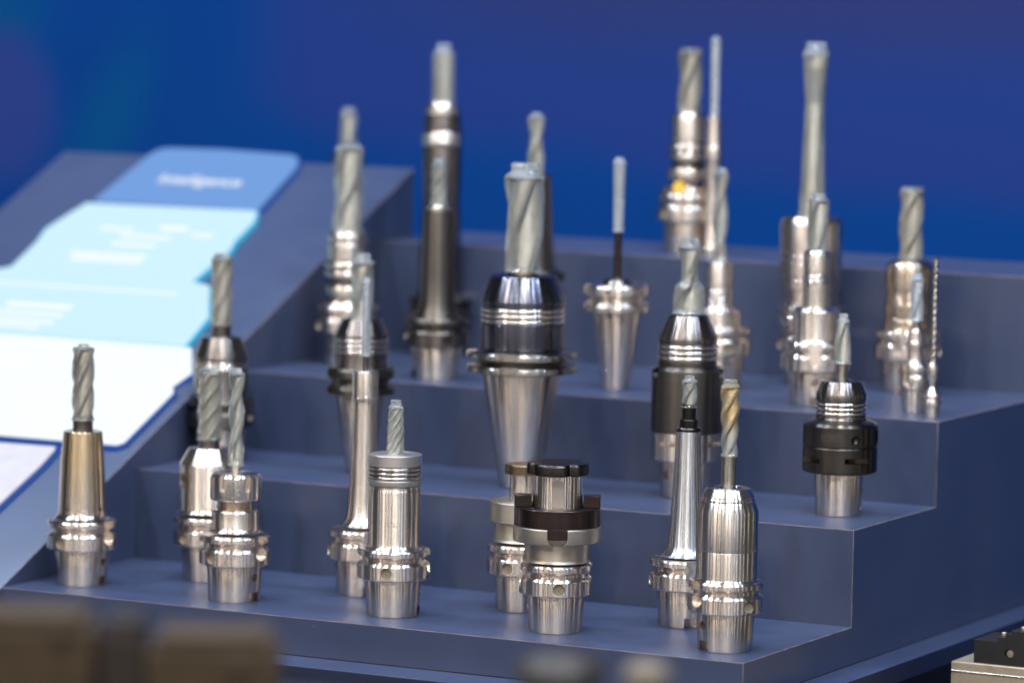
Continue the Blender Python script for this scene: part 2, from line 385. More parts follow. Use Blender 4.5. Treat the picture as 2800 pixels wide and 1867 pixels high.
tx = text_mesh('Intelligence', 26, G_TEXT, console, 'lettering'); on_console(tx, -952, 692, 7.6, console); tx.scale = (.86, 1.05, 1)
for (x, y, w, h) in ((-925, 597, 34, 9), (-990, 590, 40, 6), (-885, 587, 24, 6), (-948, 578, 60, 6), (-952, 562, 54, 6), (-968, 540, 90, 7), (-965, 530, 84, 6),
                     (-960, 477, 230, 3), (-985, 440, 78, 9), (-990, 425, 86, 6), (-985, 412, 70, 6), (-990, 402, 60, 5), (-960, 340, 60, 6)):
    # rows of print too small to read in the photograph
    o = finish(bevel(box_bm(-w/2, w/2, -h/2, h/2, -.1, .1), .05, 1), 'print_row', G_TEXT, console, smooth=0); on_console(o, x, y, 7.5, console)

# ------------------------------------------------------------------ tool holders
def az_off(spin): return math.radians(-62.4 + spin)     # local +X turned to face the camera side, plus spin
def helix_bm(d, scale=1.0, z_in=0, inner=False, gold_from=None):
    z0, z1, z2 = d['z0'], d['z1'], d['z2']; r0, r1, r2 = d['r0'], d['r1'], d['r2']; n = d['n']; turns = d['turns']; amp = d['amp']
    rnd = random.Random(int(z0*10)+n); ph = rnd.random()*6
    seg = 96; NZ = 120 if 'gold' in d else 72
    bm = bmesh.new(); rings = []
    def R(t):
        r = r0+(r1-r0)*t
        if 'bulge' in d: s = min(1, max(0, (t-.38)/.14)); s = s*s*(3-2*s); r = r0*(1-s) + s*(r1*(.92+.16*max(0, (t-.6)/.4)))
        if 'club' in d: r = r0*(1-.0*t)*(1-.25*min(1, t/.7)) if t < .7 else r0*.75 + (r1-r0*.75)*min(1, (t-.7)/.22)
        return r
    zs = [(i/NZ) for i in range(NZ+1)]
    for t in zs:
        z = z0+(z1-z0)*t
        fade = min(1, t/.05)*min(1, (1-t)/.05+.15); fade = fade*fade*(3-2*fade) if fade < 1 else 1
        rr = R(t)*scale; ring = []
        ser = 0
        for k in range(seg):
            a = 2*PI*k/seg; s_ = ((n*(a-2*PI*turns*t)+ph)/(2*PI)) % 1.0     # ground flute: land, steep wall, long run-out
            if s_ < .22: f = 0
            elif s_ < .42: f = (s_-.22)/.20; f = f*f*(3-2*f)
            else: f = 1-(s_-.42)/.58; f = f**.8
            r = rr*(1 - (amp*(2.2 if inner else 1.75))*f*fade)
            if 'gold' in d and t > .52 and f < .45: r += .55*max(0, math.sin(z*2.6+a*2.0))*(1-f/.45)*scale
            ring.append(bm.verts.new((r*math.cos(a)*MM, r*math.sin(a)*MM, z*MM)))
        rings.append(ring)
    if not inner:   # lip at the bottom, shoulder and nub at the top
        base = [[(bm.verts.new((math.cos(2*PI*k/seg)*r0*q*MM, math.sin(2*PI*k/seg)*r0*q*MM, (z0-dz)*MM))) for k in range(seg)] for q, dz in ((.93, .9), (1.04, .9), (1.05, .3))]
        rings = base + rings
        for q, zz in ((.965, z1+.15*(z2-z1)), (.5+.5*r2/r1, z1+.28*(z2-z1)), (r2/r1*1.04, z1+.4*(z2-z1)), (r2/r1*.98, z1+.6*(z2-z1)), (r2/r1, z2-.08*(z2-z1)), (r2/r1*.88, z2)):
            rings.append([bm.verts.new((math.cos(2*PI*k/seg)*r1*q*(1+.03*math.sin(2*2*PI*k/seg+ph))*MM, math.sin(2*PI*k/seg)*r1*q*MM, zz*MM)) for k in range(seg)])
    for a, b in zip(rings, rings[1:]):
        for k in range(seg): k2 = (k+1) % seg; bm.faces.new((a[k], a[k2], b[k2], b[k]))
    bm.faces.new(rings[0][::-1]); bm.faces.new(rings[-1])
    return bm
def make_hsk(t, dark=False):
    fm = MAT['dark_bronze' if dark else 'steel']
    sh = finish(lathe(solid([(0, 22.4), (.7, 23.0), (31.2, 24.6), (32, 24.2)])), 'taper_shank', MAT['steel'], t)
    cut(sh, [('hole', 90, 22, 3.6, 12, 30), ('hole', -90, 22, 3.6, 12, 30), ('box', 90, -1, 5.5, 14, 30, 9), ('box', -90, -1, 5.5, 14, 30, 9)])
    f = finish(lathe(solid([(32, 29.6), (33.2, 31.5), (45.2, 31.5), (47.6, 29.4), (48.2, 27.2), (51.4, 27.2), (52.2, 29.8), (53.2, 31.5), (57.2, 31.5), (58.5, 30.2)])), 'flange', fm, t)
    cut(f, [('u', 90, 37.5, 6.5, 26.5, 40, 70), ('u', -90, 37.5, 6.5, 26.5, 40, 70), ('hole', 0, 39.6, 5.0, 28.5, 40), ('hole', 180, 39.6, 4.0, 28.5, 40)])
    c = finish(lathe([(0, 0), (0, 4.9), (1.0, 4.9), (1.0, 1.0), (1.4, .7), (1.4, 0)], 32, chamfer=.1), 'data_chip', CHIP if not dark else MAT['dark_hole'], f)
    c.rotation_euler = (0, PI/2, 0); c.location = (28.7*MM, 0, 39.6*MM)
    return f
def make_bt(t, dark=False, big=False):
    if big:
        P = [(106, 37), (107, 49), (108, 50.5), (112.4, 50.5), (115, 45), (117, 45), (119.6, 50.5), (125.6, 50.5), (127, 49)]
        tp = [(0, 17.5), (1, 18.6), (104, 36.4), (106, 35.6)]; hw, rr, zb = 8.0, 41, 100
    else:
        P = [(74, 23.5), (75, 31.4), (80.5, 31.5), (84.5, 26.5), (87.5, 26.5), (91, 31.5), (97.5, 31.5), (99, 30)]
        tp = [(0, 12.0), (1, 12.8), (72.5, 22.6), (74, 22)]; hw, rr, zb = 8.0, 26, 70
    finish(lathe(solid(tp)), 'taper_shank', MAT['steel'], t)
    if big:   # two thin discs with a black groove between
        finish(lathe(solid([(106, 40), (120, 40)])), 'groove_neck', MAT['black_bronze'], t)
        for zz in (106, 118.5):
            f = finish(lathe(solid([(zz, 41), (zz+.2, 49.5), (zz+1.2, 50.8), (zz+5.4, 50.8), (zz+6.6, 49.4), (zz+6.8, 42)])), 'flange', MAT['steel_shank'], t)
            cut(f, [('box', a, zz-2, hw, rr, 60, zz+12) for a in (-8, 172, -78)])
        return
    f = finish(lathe(solid(P)), 'flange', MAT['dark_bronze' if dark else 'steel'], t)
    cut(f, [('box', a, zb, hw, rr, 60, 140) for a in (90, -90)])
    return f
HOLES = {  # extra pockets: tool -> part -> cuts
 'shrink_left': {'body': [('hole', a, 69, 2.3, 15, 30) for a in (0, 88, 180, 268)]},
 'weldon': {'body': [('hole', -14, 92, 6.6, 14, 40)]},
 'collet': {'collet_nut': [('u', a, 98, 2.6, 19.6, 30, 130) for a in range(10, 370, 60)]},
 'arbor_front': {'body': [('u', -4, 75.8, 8.7, 26, 50, 120), ('u', 176, 75.8, 8.7, 26, 50, 120)],
                 'pilot': [('arch', -4, 90, 5.2, 17.6, 30, 132)]},
 'big_dark': {'base_ring': [('disc', a, 50.5, 18, 40, 2.2) for a in (-15, 75, 165, 255)],
              'body': [('hole', a, 114, 4.6, 20, 40) for a in (-52, 80)]},
 'polygon_dark': {'flange': [('disc', 12, 50.5, 14, 38.5, 2.4), ('disc', 192, 50.5, 14, 38.5, 2.4), ('disc', -70, 50, 14, 38.5, 2.4), ('ball', 8, 69, 4.2, 33.5), ('box', 62, 66, 5, 25, 40, 76)]},
 'notched_mid': {'shoulder': [('hole', 0, 70, 3, 15, 30)]},
}
LABELS = {}
def build_tool(tid, loc, spin, parts):
    nm, label, cat, grp = LABELS[tid]
    t = thing(nm, label, cat, loc, az_off(spin), grp)
    last = None
    for q in parts:
        kind = q[0]
        if kind == 'std':
            s = q[1]
            if s.startswith('hsk'): make_hsk(t, s.endswith('dark'))
            elif s.startswith('bt40'): make_bt(t, s.endswith('dark'))
            elif s == 'sk50': make_bt(t, False, True)
            elif s == 'shank48':
                o = finish(lathe(solid([(0, 21.8), (.8, 22.4), (33.5, 23.6), (34.5, 23)])), 'taper_shank', MAT['steel'], t)
                cut(o, [('hole', -40, 21, 4, 12, 30), ('hole', 140, 21, 4, 12, 30)])
            elif s == 'shank_capto':
                o = finish(lathe(solid([(0, 19.8), (.8, 20.4), (37.5, 21.9), (38.5, 21.4)]), rfun=lambda a, z: 1+.022*math.cos(3*a)), 'taper_shank', MAT['steel'], t)
                cut(o, [('hole', 52, 22, 2.6, 12, 30), ('hole', 52, 7, 2.4, 12, 30)])
            elif s == 'mini':
                finish(lathe(solid([(0, 10.6), (.5, 11), (21, 11.6)])), 'taper_shank', MAT['steel'], t)
                f = finish(lathe(solid([(21, 12.5), (22, 13.2), (32.6, 13.2), (34, 11.6), (37.2, 11.6), (38.4, 13.2), (43, 13.2), (44, 12.4)])), 'flange', MAT['steel'], t)
                cut(f, [('u', 0, 25, 3.6, 10.4, 20, 60)])
            continue
        if kind == 'coat':
            d = q[1]
            mat = COAT_CLEAR if 'gold' in d else (COAT_WARM if tid in ('weldon', 'dark_left', 'shrink_left', 'sticker_back', 'bronze_right') else (COAT_BLUE if tid in ('slim', 'pin_taper', 'pencil_tall', 'mini_right') else COAT))
            e = finish(helix_bm(d, .9 if 'gold' in d else .84, inner=True), 'end_mill', MILL_GOLD if 'gold' in d else MILL, t, smooth=50)
            finish(helix_bm(d), 'protective_sleeve', mat, t, smooth=60)
            continue
        name, mat, prof = q[:3]; ex = q[3:]
        bore = ex[1] if ex and ex[0] == 'bore' else None
        rf = None; seg = 176
        if 'lobes' in ex: rf = lambda a, z: 1 - .17*max(0, math.cos(4*(a-math.radians(22))))**5
        if 'hex' in ex: rf = lambda a, z: .93 + .07*(1 if False else abs(math.cos(3*a))) ; 
        if 'twist' in ex:
            d = dict(z0=prof[0][0], z1=prof[-1][0], z2=prof[-1][0]+2, r0=prof[0][1], r1=prof[-1][1], r2=1, n=2, turns=7.5, amp=.22)
            finish(helix_bm(d, 1, inner=True), name, MAT[mat], t, smooth=50); continue
        if 'lugs' in ex:
            z0, z1 = prof[0][0], prof[-1][0]; ro = prof[0][1]; ri = 22.5
            o = finish(lathe([(z0, ri), (z0, ro), (z1-.3, ro), (z1, ro-.3), (z1, ri), (z0, ri)], 96, chamfer=0), name, MAT[mat], t)
            def sector(r0, r1, za, zb, az, half):
                n = 8; A = [math.radians(az-half+2*half*i/n) for i in range(n+1)]
                pts = [(r1*math.cos(a), r1*math.sin(a)) for a in A] + [(r0*math.cos(a), r0*math.sin(a)) for a in A[::-1]]
                return bevel(prism_bm(pts, za, zb, 'z'), .35, 1, 40)
            for az in (86, -94): finish(sector(22.8, ro+.05, z1+.02, z1+10, az, 13.5), 'drive_lug', MAT[mat], o)
            for az in (-4, 176): finish(sector(30, ro+.02, z0-9, z0-.02, az, 12.6), 'drive_lug', MAT[mat], o)
            last = o; continue
        o = finish(lathe(solid(prof, bore), seg, rf), name, MAT[mat], t)
        cuts = HOLES.get(tid, {}).get(name)
        if cuts: cut(o, cuts)
        if 'screws' in ex:
            for k in range(8):
                s = finish(lathe([(0, 0), (0, 3.4), (3, 3.4), (3, 0)], 24), 'screw', MAT['steel'], o)
                a = 2*PI*k/8+.2; zz = (prof[1][0]+prof[2][0])/2; s.rotation_euler = (0, PI/2, a); s.location = (math.cos(a)*32*MM, math.sin(a)*32*MM, zz*MM)
        last = o
    return t
G1 = 'tool holders standing on the steps'
LABELS.update({
 'shrink_left': ('shrink_fit_holder', 'gold-tinted conical holder with coated end mill, leftmost on the lowest step', 'tool holder', G1),
 'weldon': ('side_lock_holder', 'plain steel holder with round side hole, half behind the slotted collet chuck, lowest step', 'tool holder', G1),
 'collet': ('collet_chuck_holder', 'steel collet chuck with slotted nut and thin twisted coated drill, lowest step', 'tool holder', G1),
 'slim': ('slim_extension_holder', 'slender flared steel holder with thin white-coated pin, behind the grooved cylindrical chuck', 'tool holder', G1),
 'hydraulic': ('hydraulic_chuck_holder', 'cylindrical polished chuck with grey grooved head, blue dot and small coated end mill', 'tool holder', G1),
 'arbor_rear': ('milling_arbor', 'beige face-mill arbor with brown screw cap, half hidden behind the dark-ringed arbor', 'tool holder', G1),
 'arbor_front': ('milling_arbor', 'short arbor with dark brown drive ring, keyed pilot and black lobed screw, no cutter', 'tool holder', G1),
 'pencil_right': ('slim_extension_holder', 'tall tapering polished holder with black tip and tiny coated cutter, behind the front right chuck', 'tool holder', G1),
 'chuck_front': ('power_chuck_holder', 'sharp polished chuck with yellowish serrated coated end mill, nearest the right front corner', 'tool holder', G1),
 'dark_left': ('power_chuck_holder', 'dark brown chuck with olive-coated end mill on the second step, beside the lit panel', 'tool holder', G1),
 'taper_left': ('taper_chuck_holder', 'dark ringed chuck on a steel cone behind the slender pin holder, second step', 'tool holder', G1),
 'big_centre': ('taper_chuck_holder', 'largest blue-grey chuck on a long steel cone with thick coated cutter, centre of second step', 'tool holder', G1),
 'big_dark': ('power_chuck_holder', 'very thick dark cylindrical chuck with steel lower band and stepped coated drill', 'tool holder', G1),
 'polygon_dark': ('power_chuck_holder', 'dark chuck with three bright rings on a wide notched collar, right end of second step', 'tool holder', G1),
 'ringed_left': ('ringed_chuck_holder', 'bright many-ringed chuck with thick coated cutter, third step beside the console', 'tool holder', G1),
 'tall_dark': ('extension_holder', 'dark tapering holder with small coated cutter, standing in front of the tallest bright-topped holder', 'tool holder', G1),
 'tall_back': ('extension_holder', 'tallest bright-sleeved holder left of centre, directly behind the dark tapering holder', 'tool holder', G1),
 'dark_behind': ('taper_chuck_holder', 'dark conical holder almost hidden behind the largest central chuck', 'tool holder', G1),
 'pin_taper': ('taper_holder', 'low steel cone holder with a single thin upright coated pin, third step', 'tool holder', G1),
 'stepped_mid': ('stepped_holder', 'stepped steel holder with long spiral coated drill behind the thick dark chuck', 'tool holder', G1),
 'pencil_tall': ('pencil_holder', 'very thin straight bright holder with needle-like coated tool, topmost step', 'tool holder', G1),
 'tall_lean': ('wide_chuck_holder', 'wide steel chuck carrying the longest club-shaped coated cutter, right of centre', 'tool holder', G1),
 'notched_mid': ('stepped_holder', 'bright stepped holder with big U notch in front of the club-shaped cutter', 'tool holder', G1),
 'bronze_right': ('power_chuck_holder', 'bronze-toned chuck with thick spiral coated end mill, rightmost wide holder on third step', 'tool holder', G1),
 'mini_right': ('small_chuck_holder', 'small slender steel chuck with short coated cutter in front of the bronze-toned chuck', 'tool holder', G1),
 'micro_right': ('drill_holder', 'tiny holder with long thin bare twist drill at the corner of third step', 'tool holder', G1),
 'narrow_back': ('stepped_holder', 'narrow coated cutter and holder on the topmost step behind the many-ringed chuck', 'tool holder', G1),
 'sticker_back': ('ringed_chuck_holder', 'bright ringed chuck with small yellow sticker on the topmost step', 'tool holder', G1),
})

TOOLS = [
 ('shrink_left', (-684.5, 59.7, 0.0), -33, [
   ('std', 'hsk'),
   ('body', 'gold_steel', [(60.2, 26.7), (61.0, 24.4), (62.2, 23.0), (63.8, 22.2), (66.2, 21.8), (70.9, 21.6), (111.2, 19.6), (138.4, 17.5)], 'bore', 9.4),
   ('cutter_shank', 'dark_shank', [(136.1, 9.0), (151.8, 9.0)]),
   ('coat', {'n': 4, 'turns': 0.62, 'amp': 0.13, 'z0': 149.1, 'z1': 212.8, 'z2': 216.7, 'r0': 10.0, 'r1': 10.2, 'r2': 4.7}),
 ]),
 ('weldon', (-604.5, 146.7, 0.0), -42, [
   ('std', 'hsk'),
   ('body', 'steel', [(62.4, 30.9), (63.2, 28.6), (64.4, 27.6), (66.4, 27.0), (106.3, 27.0), (120.7, 18.2)], 'bore', 9.9),
   ('cutter_shank', 'dark_shank', [(118.3, 9.5), (130.2, 9.5)]),
   ('coat', {'n': 4, 'turns': 0.8, 'amp': 0.12, 'z0': 128.6, 'z1': 187.9, 'z2': 192.6, 'r0': 11.1, 'r1': 11.3, 'r2': 9.5}),
 ]),
 ('collet', (-521.5, 56.2, 0.0), -38, [
   ('std', 'hsk'),
   ('body', 'steel', [(61.4, 25.4), (62.2, 23.1), (63.4, 22.0), (65.3, 21.3), (79.3, 21.0), (80.8, 19.3)]),
   ('neck', 'bronze_steel', [(80.8, 16.2), (89.3, 15.8)]),
   ('collet_nut', 'bright_steel', [(89.3, 21.2), (90.9, 22.5), (110.3, 22.5), (112.6, 20.0)], 'bore', 7.7),
   ('cutter_shank', 'steel', [(110.3, 4.4), (122.6, 4.4)]),
   ('coat', {'n': 2, 'turns': 1.15, 'amp': 0.3, 'z0': 120.3, 'z1': 200.7, 'z2': 205.7, 'r0': 7.1, 'r1': 7.1, 'r2': 4.2}),
 ]),
 ('slim', (-445.3, 151.3, 0.0), -75, [
   ('std', 'hsk'),
   ('body', 'steel', [(61.8, 23.4), (62.6, 20.7), (64.1, 18.5), (66.9, 16.8), (71.6, 15.2), (83.4, 14.0), (103.0, 12.7), (130.4, 11.5), (157.8, 10.7), (172.6, 10.5)]),
   ('collet_sleeve', 'bright_steel', [(172.6, 11.3), (175.8, 12.1), (177.3, 12.1)]),
   ('head', 'steel', [(177.3, 11.7), (197.6, 11.7), (200.4, 11.3)], 'bore', 3.5),
   ('cutter_shank', 'dark_shank', [(196.9, 2.7), (215.6, 2.7)]),
   ('coat', {'n': 2, 'turns': 0.12, 'amp': 0.1, 'z0': 214.0, 'z1': 279.4, 'z2': 283.3, 'r0': 4.1, 'r1': 3.9, 'r2': 2.7}),
 ]),
 ('hydraulic', (-364.1, 62.0, 0.0), -10, [
   ('std', 'hsk'),
   ('body', 'steel', [(58.1, 28.0), (58.9, 25.4), (60.0, 23.9), (61.5, 23.1), (63.4, 22.7), (109.2, 22.7), (110.7, 22.0), (113.4, 22.0)]),
   ('head', 'satin_grey', [(113.4, 22.3), (114.5, 23.1), (118.7, 23.1), (119.1, 22.3)]),
   ('ring_groove', 'dark_hole', [(119.1, 22.3), (130.5, 22.3)]),
   ('clamping_ring', 'bright_steel', [(127.2, 21.5), (127.2, 22.7), (127.4, 22.9), (127.6, 23.2), (127.9, 23.3), (128.2, 23.4), (128.6, 23.5), (128.9, 23.4), (129.3, 23.3), (129.6, 23.2), (129.8, 22.9), (130.0, 22.7), (130.0, 21.5)]),
   ('clamping_ring', 'bright_steel', [(123.4, 21.5), (123.4, 22.7), (123.6, 22.9), (123.8, 23.2), (124.1, 23.3), (124.4, 23.4), (124.8, 23.5), (125.1, 23.4), (125.5, 23.3), (125.8, 23.2), (126.0, 22.9), (126.2, 22.7), (126.2, 21.5)]),
   ('clamping_ring', 'bright_steel', [(119.6, 21.5), (119.6, 22.7), (119.8, 22.9), (120.0, 23.2), (120.3, 23.3), (120.6, 23.4), (121.0, 23.5), (121.3, 23.4), (121.7, 23.3), (122.0, 23.2), (122.2, 22.9), (122.4, 22.7), (122.4, 21.5)]),
   ('head_top', 'satin_grey', [(130.5, 22.7), (130.9, 23.3), (140.4, 23.3)], 'bore', 7.2),
   ('coat', {'n': 6, 'turns': 0.75, 'amp': 0.1, 'z0': 140.0, 'z1': 180.6, 'z2': 187.5, 'r0': 8.0, 'r1': 6.6, 'r2': 4.7}),
 ]),
 ('arbor_rear', (-284.4, 151.5, 0.0), -25, [
   ('std', 'hsk'),
   ('body', 'satin_steel', [(61.0, 26.8), (63.0, 25.3), (78.0, 25.3), (78.8, 29.9), (96.1, 29.9)]),
   ('pilot', 'bright_steel', [(96.1, 12.6), (119.6, 12.3)]),
   ('locking_screw', 'brown_bronze', [(119.6, 11.5), (120.0, 16.8), (128.0, 16.8), (128.8, 16.1)]),
 ]),
 ('arbor_front', (-206.0, 63.2, 0.0), 4, [
   ('std', 'hsk'),
   ('body', 'satin_steel', [(60.4, 29.0), (62.7, 27.5), (76.2, 27.9), (77.7, 36.8), (78.8, 37.6), (90.4, 37.6), (91.1, 36.8)], 'slots'),
   ('drive_ring', 'brown_steel', [(91.5, 36.8), (106.1, 36.8), (106.8, 36.1)], 'lugs'),
   ('pilot', 'bright_steel', [(106.1, 21.2), (134.9, 21.0)], 'keyway'),
   ('locking_screw', 'black_steel', [(134.5, 24.5), (135.2, 26.8), (142.7, 26.8), (144.6, 25.3)], 'lobes'),
 ]),
 ('pencil_right', (-126.8, 153.5, 0.0), -80, [
   ('std', 'hsk'),
   ('body', 'tinted_steel', [(60.7, 24.8), (61.5, 21.8), (63.0, 19.6), (66.0, 17.7), (69.8, 16.5), (87.6, 14.9), (105.4, 13.5), (126.6, 12.2), (141.3, 11.5), (156.7, 10.9), (168.1, 10.8)]),
   ('collar', 'black_steel', [(168.1, 10.3), (168.4, 10.9), (170.3, 10.9), (171.8, 9.4)]),
   ('clamping_nut', 'black_steel', [(171.8, 7.9), (178.2, 7.9), (179.0, 6.8)], 'hex'),
   ('cutter_shank', 'black_steel', [(178.6, 6.0), (191.4, 6.0)]),
   ('coat', {'n': 3, 'turns': 0.4, 'amp': 0.14, 'z0': 189.5, 'z1': 211.0, 'z2': 216.2, 'r0': 6.8, 'r1': 6.8, 'r2': 4.1}),
 ]),
 ('chuck_front', (-42.7, 55.6, 0.0), 35, [
   ('std', 'hsk'),
   ('body', 'steel', [(58.8, 27.7), (60.3, 26.0), (83.0, 26.0), (83.7, 25.7), (84.3, 25.7), (84.8, 26.0), (116.7, 26.0), (124.7, 23.3), (125.1, 22.7), (125.8, 22.7), (126.2, 23.1), (127.7, 22.7), (128.0, 22.0), (128.6, 22.0), (128.9, 22.4), (135.7, 18.7), (136.1, 17.8)], 'bore', 10.9),
   ('front_plate', 'dark_steel', [(131.3, 17.1), (135.2, 17.1)], 'bore', 6.2),
   ('cutter_shank', 'steel_shank', [(132.0, 6.2), (164.2, 6.2)]),
   ('coat', {'n': 3, 'turns': 0.95, 'amp': 0.16, 'gold': 1, 'z0': 163.1, 'z1': 220.3, 'z2': 226.5, 'r0': 7.1, 'r1': 8.2, 'r2': 5.6}),
 ]),
 ('dark_left', (-702.2, 326.4, 84.4), -20, [
   ('std', 'hsk_dark'),
   ('body', 'dark_steel', [(59.8, 26.6), (62.3, 25.8), (87.3, 25.8)]),
   ('ring_groove', 'dark_hole', [(87.3, 24.9), (94.8, 24.9)]),
   ('clamping_ring', 'steel', [(92.7, 24.1), (92.7, 25.3), (92.8, 25.6), (92.9, 25.8), (93.1, 26.0), (93.4, 26.1), (93.6, 26.2), (93.8, 26.1), (94.0, 26.0), (94.2, 25.8), (94.4, 25.6), (94.5, 25.3), (94.5, 24.1)]),
   ('clamping_ring', 'steel', [(90.2, 24.1), (90.2, 25.3), (90.3, 25.6), (90.4, 25.8), (90.6, 26.0), (90.9, 26.1), (91.1, 26.2), (91.3, 26.1), (91.5, 26.0), (91.7, 25.8), (91.9, 25.6), (92.0, 25.3), (92.0, 24.1)]),
   ('clamping_ring', 'steel', [(87.7, 24.1), (87.7, 25.3), (87.8, 25.6), (87.9, 25.8), (88.1, 26.0), (88.4, 26.1), (88.6, 26.2), (88.8, 26.1), (89.0, 26.0), (89.2, 25.8), (89.4, 25.6), (89.5, 25.3), (89.5, 24.1)]),
   ('head', 'dark_steel', [(94.8, 25.8), (99.0, 26.2), (118.2, 18.7)], 'bore', 9.6),
   ('cutter_shank', 'dark_shank', [(115.7, 9.1), (130.7, 9.1)]),
   ('coat', {'n': 4, 'turns': 0.6, 'amp': 0.12, 'z0': 129.4, 'z1': 191.4, 'z2': 196.8, 'r0': 10.4, 'r1': 10.4, 'r2': 7.5}),
 ]),
 ('taper_left', (-544.1, 318.0, 84.4), 30, [
   ('std', 'bt40_dark'),
   ('body', 'dark_steel', [(95.6, 25.3), (98.0, 24.5), (112.3, 24.5)]),
   ('ring_groove', 'dark_hole', [(112.3, 24.1), (127.9, 24.1)]),
   ('clamping_ring', 'steel', [(123.4, 23.2), (123.4, 24.4), (123.6, 24.7), (123.9, 25.0), (124.3, 25.1), (124.8, 25.3), (125.3, 25.3), (125.7, 25.3), (126.2, 25.1), (126.6, 25.0), (126.9, 24.7), (127.1, 24.4), (127.1, 23.2)]),
   ('clamping_ring', 'steel', [(118.2, 23.2), (118.2, 24.4), (118.4, 24.7), (118.8, 25.0), (119.2, 25.1), (119.6, 25.3), (120.1, 25.3), (120.6, 25.3), (121.0, 25.1), (121.4, 25.0), (121.7, 24.7), (122.0, 24.4), (122.0, 23.2)]),
   ('clamping_ring', 'steel', [(113.0, 23.2), (113.0, 24.4), (113.3, 24.7), (113.6, 25.0), (114.0, 25.1), (114.4, 25.3), (114.9, 25.3), (115.4, 25.3), (115.8, 25.1), (116.2, 25.0), (116.6, 24.7), (116.8, 24.4), (116.8, 23.2)]),
   ('head', 'dark_steel', [(127.9, 24.5), (129.9, 25.3), (145.0, 17.9)], 'bore', 10.6),
   ('coat', {'n': 3, 'turns': 0.35, 'amp': 0.12, 'z0': 144.6, 'z1': 196.8, 'z2': 205.8, 'r0': 9.8, 'r1': 11.4, 'r2': 6.9}),
 ]),
 ('big_centre', (-375.2, 318.0, 84.4), -8, [
   ('std', 'sk50'),
   ('body', 'blue_steel', [(127.1, 38.4), (128.7, 38.8), (151.2, 38.8)]),
   ('ring_groove', 'dark_hole', [(151.2, 37.6), (166.0, 37.6)]),
   ('clamping_ring', 'bright_steel', [(161.8, 36.8), (161.8, 38.0), (162.0, 38.3), (162.3, 38.5), (162.7, 38.7), (163.1, 38.8), (163.5, 38.8), (164.0, 38.8), (164.4, 38.7), (164.8, 38.5), (165.1, 38.3), (165.3, 38.0), (165.3, 36.8)]),
   ('clamping_ring', 'bright_steel', [(156.8, 36.8), (156.8, 38.0), (157.0, 38.3), (157.3, 38.5), (157.7, 38.7), (158.1, 38.8), (158.6, 38.8), (159.1, 38.8), (159.5, 38.7), (159.9, 38.5), (160.2, 38.3), (160.4, 38.0), (160.4, 36.8)]),
   ('clamping_ring', 'bright_steel', [(151.9, 36.8), (151.9, 38.0), (152.1, 38.3), (152.4, 38.5), (152.8, 38.7), (153.2, 38.8), (153.7, 38.8), (154.1, 38.8), (154.5, 38.7), (154.9, 38.5), (155.2, 38.3), (155.4, 38.0), (155.4, 36.8)]),
   ('head', 'blue_steel', [(166.0, 38.0), (166.8, 38.8), (169.6, 38.8), (170.4, 39.6), (172.0, 39.6), (193.6, 30.8), (194.4, 29.6)], 'bore', 16.8),
   ('cutter_shank', 'gold_steel', [(191.2, 9.6), (207.2, 9.6)]),
   ('coat', {'n': 3, 'turns': 0.33, 'amp': 0.13, 'z0': 198.4, 'z1': 283.8, 'z2': 297.3, 'r0': 16.8, 'r1': 18.8, 'r2': 12.8}),
 ]),
 ('big_dark', (-217.4, 340.3, 84.4), -12, [
   ('std', 'shank48'),
   ('base_ring', 'steel', [(33.4, 29.2), (35.0, 31.6), (59.7, 32.0)], 'ringslots'),
   ('body', 'dark_bronze', [(59.7, 32.0), (61.3, 32.4), (116.8, 32.4), (120.0, 27.7)], 'ports'),
   ('collar', 'dark_bronze', [(120.0, 26.5), (124.7, 26.9)]),
   ('ring_groove', 'dark_hole', [(124.7, 26.3), (139.8, 26.3)]),
   ('clamping_ring', 'steel', [(135.5, 25.4), (135.5, 26.6), (135.7, 26.9), (136.0, 27.1), (136.4, 27.3), (136.8, 27.4), (137.3, 27.5), (137.7, 27.4), (138.2, 27.3), (138.6, 27.1), (138.9, 26.9), (139.1, 26.6), (139.1, 25.4)]),
   ('clamping_ring', 'steel', [(130.5, 25.4), (130.5, 26.6), (130.7, 26.9), (131.0, 27.1), (131.4, 27.3), (131.8, 27.4), (132.3, 27.5), (132.7, 27.4), (133.2, 27.3), (133.5, 27.1), (133.9, 26.9), (134.1, 26.6), (134.1, 25.4)]),
   ('clamping_ring', 'steel', [(125.4, 25.4), (125.4, 26.6), (125.7, 26.9), (126.0, 27.1), (126.3, 27.3), (126.8, 27.4), (127.2, 27.5), (127.7, 27.4), (128.1, 27.3), (128.5, 27.1), (128.8, 26.9), (129.1, 26.6), (129.1, 25.4)]),
   ('head', 'dark_steel', [(139.8, 26.5), (145.3, 26.9), (165.1, 17.8), (165.9, 16.6)], 'bore', 14.2),
   ('coat', {'n': 2, 'turns': 0.5, 'amp': 0.13, 'bulge': 1, 'z0': 167.5, 'z1': 226.7, 'z2': 235.0, 'r0': 14.6, 'r1': 9.9, 'r2': 8.3}),
 ]),
 ('polygon_dark', (-53.4, 312.4, 84.4), 12, [
   ('std', 'shank_capto'),
   ('flange', 'black_bronze', [(38.1, 31.6), (39.6, 33.2), (60.6, 33.2), (61.3, 32.4), (62.1, 32.4), (62.5, 33.3), (79.9, 33.2), (82.3, 30.8), (85.0, 23.5)], 'capto'),
   ('body', 'dark_steel', [(85.0, 23.1), (86.9, 22.4), (88.5, 22.4)]),
   ('ring_groove', 'dark_hole', [(88.5, 21.4), (100.8, 21.4)]),
